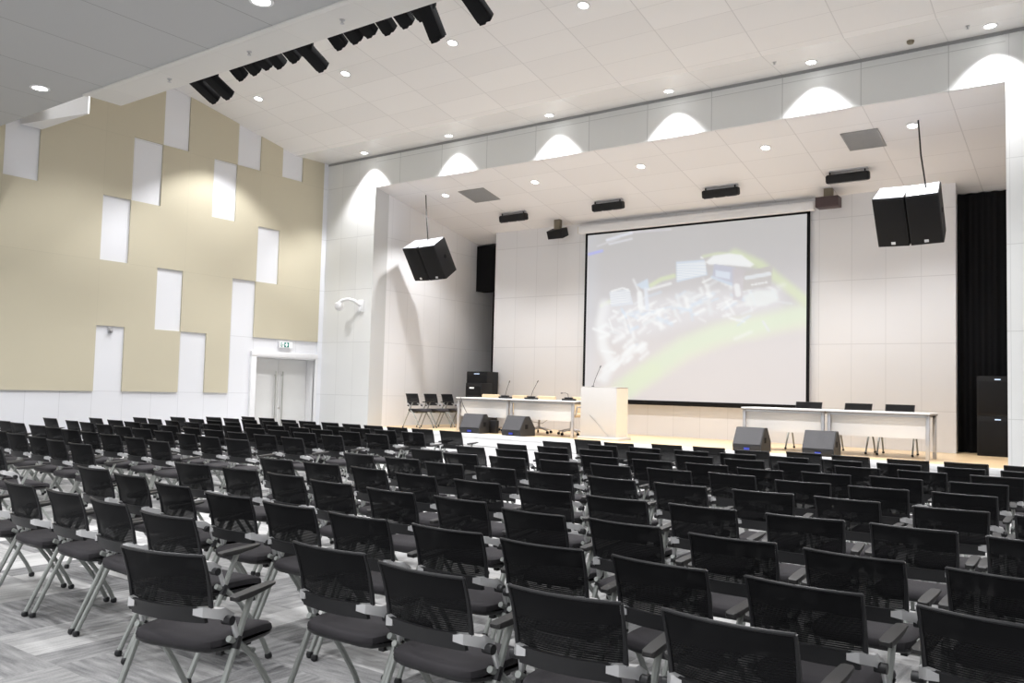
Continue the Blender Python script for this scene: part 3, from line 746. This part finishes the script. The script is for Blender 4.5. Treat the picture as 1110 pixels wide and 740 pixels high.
def bracket(m, s):
    V = []
    p = [(.165, -.236, .607), (.210, -.224, .605), (.252, -.166, .590), (.262, -.112, .560)]
    r = [(.012, .016), (.015, .021), (.015, .022), (.014, .018)]
    for (x, y, z), (a, b) in zip(p, r):
        V += [(s*x, y-a, z-b), (s*x, y+a, z-b), (s*x, y+a, z+b), (s*x, y-a, z+b)]
    F = [(j*4+i, j*4+(i+1) % 4, (j+1)*4+(i+1) % 4, (j+1)*4+i) for j in range(3) for i in range(4)]+[(0, 1, 2, 3), (12, 13, 14, 15)]
    m.verts(V, F, M_ALU)
    return m.tube([(s*.262, -.115, .565), (s*.270, -.085, .47)], .012, M_ALU, 8)
def knob(m, s): return m.tube([(s*.240, -.140, .558), (s*.286, -.140, .558)], .021, M_PLAS, 12)
def support(m): return m.tube([(-.268, -.07, .40), (.268, -.07, .40)], .012, M_LEG, 8).tube([(-.266, .04, .382), (.266, .04, .382)], .011, M_LEG, 8).box((-.20, -.10, .385), (-.17, .10, .41), M_PLAS).box((.17, -.10, .385), (.20, .10, .41), M_PLAS)

def make_chair(far):
    t = thing('conference_chair', '', 'chair')
    seat_mesh(far).build('seat', t)
    if far:
        back_net(back_frame(MB())).build('backrest', t)
    else:
        b = back_frame(MB()).build('backrest', t); back_net(MB()).build('net_panel', b)
    for s in (-1, 1):
        arm_pad(MB(), s).build('armrest', t)
        a = rear_leg(MB(), s, far); b = front_leg(MB(), s, far); k = bracket(MB(), s)
        if far:
            foot(a, s, -.295); foot(b, s, .25); knob(k, s)
            a.build('leg', t); b.build('leg', t); k.build('bracket', t)
        else:
            foot(MB(), s, -.295).build('foot_cap', a.build('leg', t)); foot(MB(), s, .25).build('foot_cap', b.build('leg', t)); knob(MB(), s).build('knob', k.build('bracket', t))
    support(MB()).build('seat_support', t)
    return t
CHAIRS=[
('c',0,0,-6.82,3.04,-1.6),('c',0,1,-6.20,3.04,-2.4),('c',0,2,-5.59,3.04,-1.8),('c',0,3,-4.97,3.01,-3.4),('c',0,4,-4.30,2.96,3.7),('c',0,5,-3.46,2.38,14.0),('c',0,6,-2.95,2.93,1.5),('c',0,7,-2.33,2.87,-0.1),('c',0,8,-1.70,2.92,5.3),('c',0,9,-1.07,2.97,-1.2),
('c',1,0,-6.91,3.92,1.2),('c',1,1,-6.24,3.86,-1.6),('c',1,2,-5.48,3.75,-3.0),('c',1,3,-4.77,3.69,1.8),('c',1,4,-4.15,3.68,0.8),('c',1,5,-3.54,3.67,1.4),('c',1,6,-2.91,3.70,2.1),('c',1,7,-2.30,3.68,2.3),('c',1,8,-1.66,3.68,-2.5),('c',1,9,-1.04,3.68,-2.0),('c',1,10,-0.37,3.62,-5.3),
('l',1,7,-10.88,4.38,0.2),('l',1,8,-10.18,4.31,-2.8),('l',1,9,-9.49,4.23,-2.8),
('c',2,0,-6.79,4.74,4.3),('c',2,1,-6.14,4.78,1.1),('c',2,2,-5.51,4.77,-2.8),('c',2,3,-4.89,4.69,-1.4),('c',2,4,-4.23,4.65,-0.7),('c',2,5,-3.59,4.66,-2.8),('c',2,6,-2.92,4.53,-1.1),('c',2,7,-2.31,4.56,-2.1),('c',2,8,-1.68,4.52,2.4),('c',2,9,-1.05,4.49,-2.7),('c',2,10,-0.42,4.47,-2.7),
('l',2,3,-13.64,5.58,0.6),('l',2,4,-12.93,5.49,-2.2),('l',2,5,-12.26,5.44,-0.8),('l',2,6,-11.57,5.36,1.6),('l',2,7,-10.88,5.30,0.1),('l',2,8,-10.17,5.19,-2.9),('l',2,9,-9.51,5.13,2.0),
('c',3,0,-6.72,5.62,1.5),('c',3,1,-6.11,5.65,2.2),('c',3,2,-5.47,5.66,-4.0),('c',3,3,-4.84,5.58,-1.9),('c',3,4,-4.18,5.57,-0.7),('c',3,5,-3.52,5.54,-0.3),('c',3,6,-2.90,5.50,2.2),('c',3,7,-2.28,5.54,1.6),('c',3,8,-1.65,5.58,6.0),('c',3,9,-1.02,5.63,0.4),('c',3,10,-0.41,5.61,0.4),
('l',3,0,-15.58,6.67,2.3),('l',3,1,-14.87,6.62,-1.8),('l',3,2,-14.19,6.53,-1.2),('l',3,3,-13.39,6.45,2.0),('l',3,4,-12.75,6.39,-0.5),('l',3,5,-12.13,6.32,1.8),('l',3,6,-11.51,6.28,-2.0),('l',3,7,-10.88,6.22,2.2),('l',3,8,-10.14,6.14,-1.9),('l',3,9,-9.45,6.05,-2.1),
('c',4,0,-6.67,6.68,-2.6),('c',4,1,-6.04,6.67,1.1),('c',4,2,-5.41,6.59,1.7),('c',4,3,-4.79,6.60,0.7),('c',4,4,-4.18,6.59,1.8),('c',4,5,-3.56,6.64,-2.1),('c',4,6,-2.94,6.66,-1.9),('c',4,7,-2.31,6.71,5.5),('c',4,8,-1.66,6.74,-2.7),('c',4,9,-1.02,6.73,6.0),('c',4,10,-0.39,6.74,2.4),
('l',4,0,-15.63,7.70,1.3),('l',4,1,-14.61,7.59,-3.0),('l',4,2,-13.99,7.52,-1.1),('l',4,3,-13.32,7.45,0.3),('l',4,4,-12.62,7.37,-0.1),('l',4,5,-11.95,7.29,1.3),('l',4,6,-11.26,7.22,-0.1),('l',4,7,-10.56,7.14,-2.5),('l',4,8,-9.89,7.04,-1.5),('l',4,9,-9.27,7.02,2.1),
('c',5,0,-6.70,7.77,1.6),('c',5,1,-6.07,7.63,3.3),('c',5,2,-5.45,7.68,1.9),('c',5,3,-4.84,7.76,2.0),('c',5,4,-4.21,7.77,-2.5),('c',5,5,-3.60,7.82,-0.3),('c',5,6,-2.97,7.87,-4.2),('c',5,7,-2.32,7.73,5.4),('c',5,8,-1.70,7.76,2.8),('c',5,9,-1.06,7.82,-0.5),('c',5,10,-0.41,7.83,-2.9),
('l',5,0,-15.41,8.42,-1.2),('l',5,1,-14.59,8.33,2.2),('l',5,2,-13.93,8.27,1.7),('l',5,3,-13.25,8.19,0.7),('l',5,4,-12.56,8.13,-0.3),('l',5,5,-11.87,8.08,-2.2),('l',5,6,-11.21,8.01,1.6),('l',5,7,-10.52,7.94,-0.8),('l',5,8,-9.86,7.91,1.0),('l',5,9,-9.17,7.84,-2.2),
('c',6,0,-6.69,8.61,-2.3),('c',6,1,-6.07,8.62,1.1),('c',6,2,-5.46,8.57,1.1),('c',6,3,-4.85,8.63,1.5),('c',6,4,-4.23,8.68,3.5),('c',6,5,-3.61,8.73,1.4),('c',6,6,-3.00,8.63,1.0),('c',6,7,-2.38,8.73,-0.1),('c',6,8,-1.77,8.84,-1.5),('c',6,9,-1.13,8.91,6.5),('c',6,10,-0.48,8.94,-2.3),
('l',6,0,-15.39,9.27,-1.0),('l',6,1,-14.78,9.21,-1.2),('l',6,2,-14.09,9.14,-2.9),('l',6,3,-13.41,9.10,-2.9),('l',6,4,-12.75,9.03,2.7),('l',6,5,-12.07,8.95,2.0),('l',6,6,-11.38,8.89,1.8),('l',6,7,-10.70,8.82,1.8),('l',6,8,-10.03,8.76,2.7),('l',6,9,-9.32,8.68,-2.0),
('c',7,0,-6.67,9.44,2.4),('c',7,1,-6.05,9.50,0.1),('c',7,2,-5.43,9.53,2.5),('c',7,3,-4.81,9.64,-1.5),('c',7,4,-4.18,9.69,2.3),('c',7,5,-3.57,9.69,2.0),('c',7,6,-2.96,9.75,-0.0),('c',7,7,-2.34,9.78,-2.8),('c',7,8,-1.72,9.82,-1.5),('c',7,9,-1.08,9.85,5.1),
('l',7,0,-15.35,10.04,2.4),('l',7,1,-14.58,9.95,1.2),('l',7,2,-13.90,9.88,-1.1),('l',7,3,-13.23,9.81,-1.6),('l',7,4,-12.57,9.77,-1.0),('l',7,5,-11.90,9.71,0.8),('l',7,6,-11.24,9.67,3.0),('l',7,7,-10.57,9.58,2.4),('l',7,8,-9.89,9.55,-0.6),('l',7,9,-9.21,9.47,-0.6),
('c',8,0,-6.61,10.46,-0.0),('c',8,1,-5.82,10.41,-2.4),('c',8,2,-5.21,10.46,-1.7),('c',8,3,-4.58,10.50,2.2),('c',8,4,-3.97,10.53,2.4),('c',8,5,-3.35,10.59,2.5),('c',8,6,-2.73,10.62,-1.0),('c',8,7,-2.12,10.65,0.9),('c',8,8,-1.50,10.69,1.8),('c',8,9,-0.89,10.73,0.9),
('l',8,0,-15.18,10.74,2.9),('l',8,1,-14.56,10.72,2.5),('l',8,2,-13.91,10.67,0.6),('l',8,3,-13.25,10.66,-1.1),('l',8,4,-12.59,10.61,-2.5),('l',8,5,-11.93,10.56,-1.5),('l',8,6,-11.26,10.51,-1.7),('l',8,7,-10.63,10.47,2.6),('l',8,8,-9.98,10.42,2.4),('l',8,9,-9.32,10.38,1.7),
('c',9,0,-6.58,11.28,-2.0),('c',9,1,-5.95,11.06,3.3),('c',9,2,-5.33,11.36,0.4),('c',9,3,-4.72,11.41,1.4),('c',9,4,-4.09,11.32,4.5),('c',9,5,-3.45,11.57,-2.7),('c',9,6,-2.84,11.48,-3.0),('c',9,7,-2.20,11.46,4.4),('c',9,8,-1.57,11.57,0.9),('c',9,9,-0.96,11.63,2.3),
('l',9,0,-15.11,11.55,-2.6),('l',9,1,-14.48,11.52,3.0),('l',9,2,-13.63,11.41,-1.3),('l',9,3,-13.01,11.35,2.3),('l',9,4,-12.40,11.39,1.2),('l',9,5,-11.79,11.37,1.4),('l',9,6,-11.18,11.34,0.9),('l',9,7,-10.56,11.31,2.7),('l',9,8,-9.94,11.29,2.3),('l',9,9,-9.27,11.26,1.3),
]

PROTO = {False: make_chair(False), True: make_chair(True)}
used = {False: False, True: False}
def put_chair(x, y, z, rz, label, group, far, sc=1):
    o = PROTO[far] if not used[far] else copy_tree(PROTO[far])
    used[far] = True
    o.location = (x, y, z); o.rotation_euler = (0, 0, rz); o.scale = (sc, sc, sc)
    tag(o, label, 'chair', group)
    return o
for blk, r, c, x, y, rz in CHAIRS:
    row = ORD[9-r]
    pos = ORD[c] if blk == 'c' else ORD[9-c]
    if (blk, r, c) == ('c', 0, 5): lab = 'black net-backed chair pushed back out of its row, standing alone in the left foreground'
    else: lab = 'black net-backed chair, %s block, %s row from the stage, %s seat from the aisle' % ('right' if blk == 'c' else 'left', row, pos)
    put_chair(x, y, 0, R(rz), lab, 'chairs of the right block' if blk == 'c' else 'chairs of the left block', math.hypot(x, y) > 7.2)
for i, y in enumerate((15.94, 16.62, 17.30)):
    put_chair(-14.47, y, ZS, R(-90+(3, -2, 2)[i]), 'black chair on the stage against the left side wall, %s from the audience' % ORD[i], 'chairs by the stage side wall', True)
for i, x in enumerate((-5.17, -4.25, -3.48)):
    put_chair(x, 16.95, ZS, PI+R((2, -3, 2)[i]), 'black chair behind the right stage tables, %s from the screen' % ORD[i], 'chairs behind the right tables', True, 1.09)

# ------------------------------------------------------------------ camera, world, look
yaw, pitch, roll, fpx = 0.63058, 0.05591, 0.02600, 917.04
Rx = Matrix(((1, 0, 0), (0, math.cos(pitch), math.sin(pitch)), (0, -math.sin(pitch), math.cos(pitch))))
Rz = Matrix(((math.cos(roll), -math.sin(roll), 0), (math.sin(roll), math.cos(roll), 0), (0, 0, 1)))
Mr = Rz @ Rx
ax = [Mr @ Vector(v) for v in ((math.cos(yaw), 0, -math.sin(yaw)), (math.sin(yaw), 0, math.cos(yaw)), (0, -1, 0))]   # world axes in camera axes (right, down, forward)
right, down, fwd = [Vector((ax[0][i], ax[1][i], ax[2][i])) for i in range(3)]
cam = bpy.data.cameras.new('camera'); co = bpy.data.objects.new('camera', cam); COL.objects.link(co)
M = Matrix.Identity(4)
for i in range(3): M[i][0], M[i][1], M[i][2] = right[i], -down[i], -fwd[i]
M.translation = (0, 0, 1.59)
co.matrix_world = M
cam.sensor_fit = 'HORIZONTAL'; cam.sensor_width = 36; cam.lens = fpx/1110*36; cam.clip_end = 200
SC.camera = co
wd = bpy.data.worlds.new('world'); SC.world = wd; wd.use_nodes = True
bg = wd.node_tree.nodes['Background']; bg.inputs[0].default_value = (.96, .98, 1, 1); bg.inputs[1].default_value = WORLD
SC.view_settings.view_transform = 'Standard'; SC.view_settings.look = 'None'; SC.view_settings.exposure = EXPO
SC.cycles.use_denoising = True
SC.cycles.max_bounces = 8; SC.cycles.diffuse_bounces = 5; SC.cycles.transparent_max_bounces = 16
SC.cycles.sample_clamp_indirect = 6
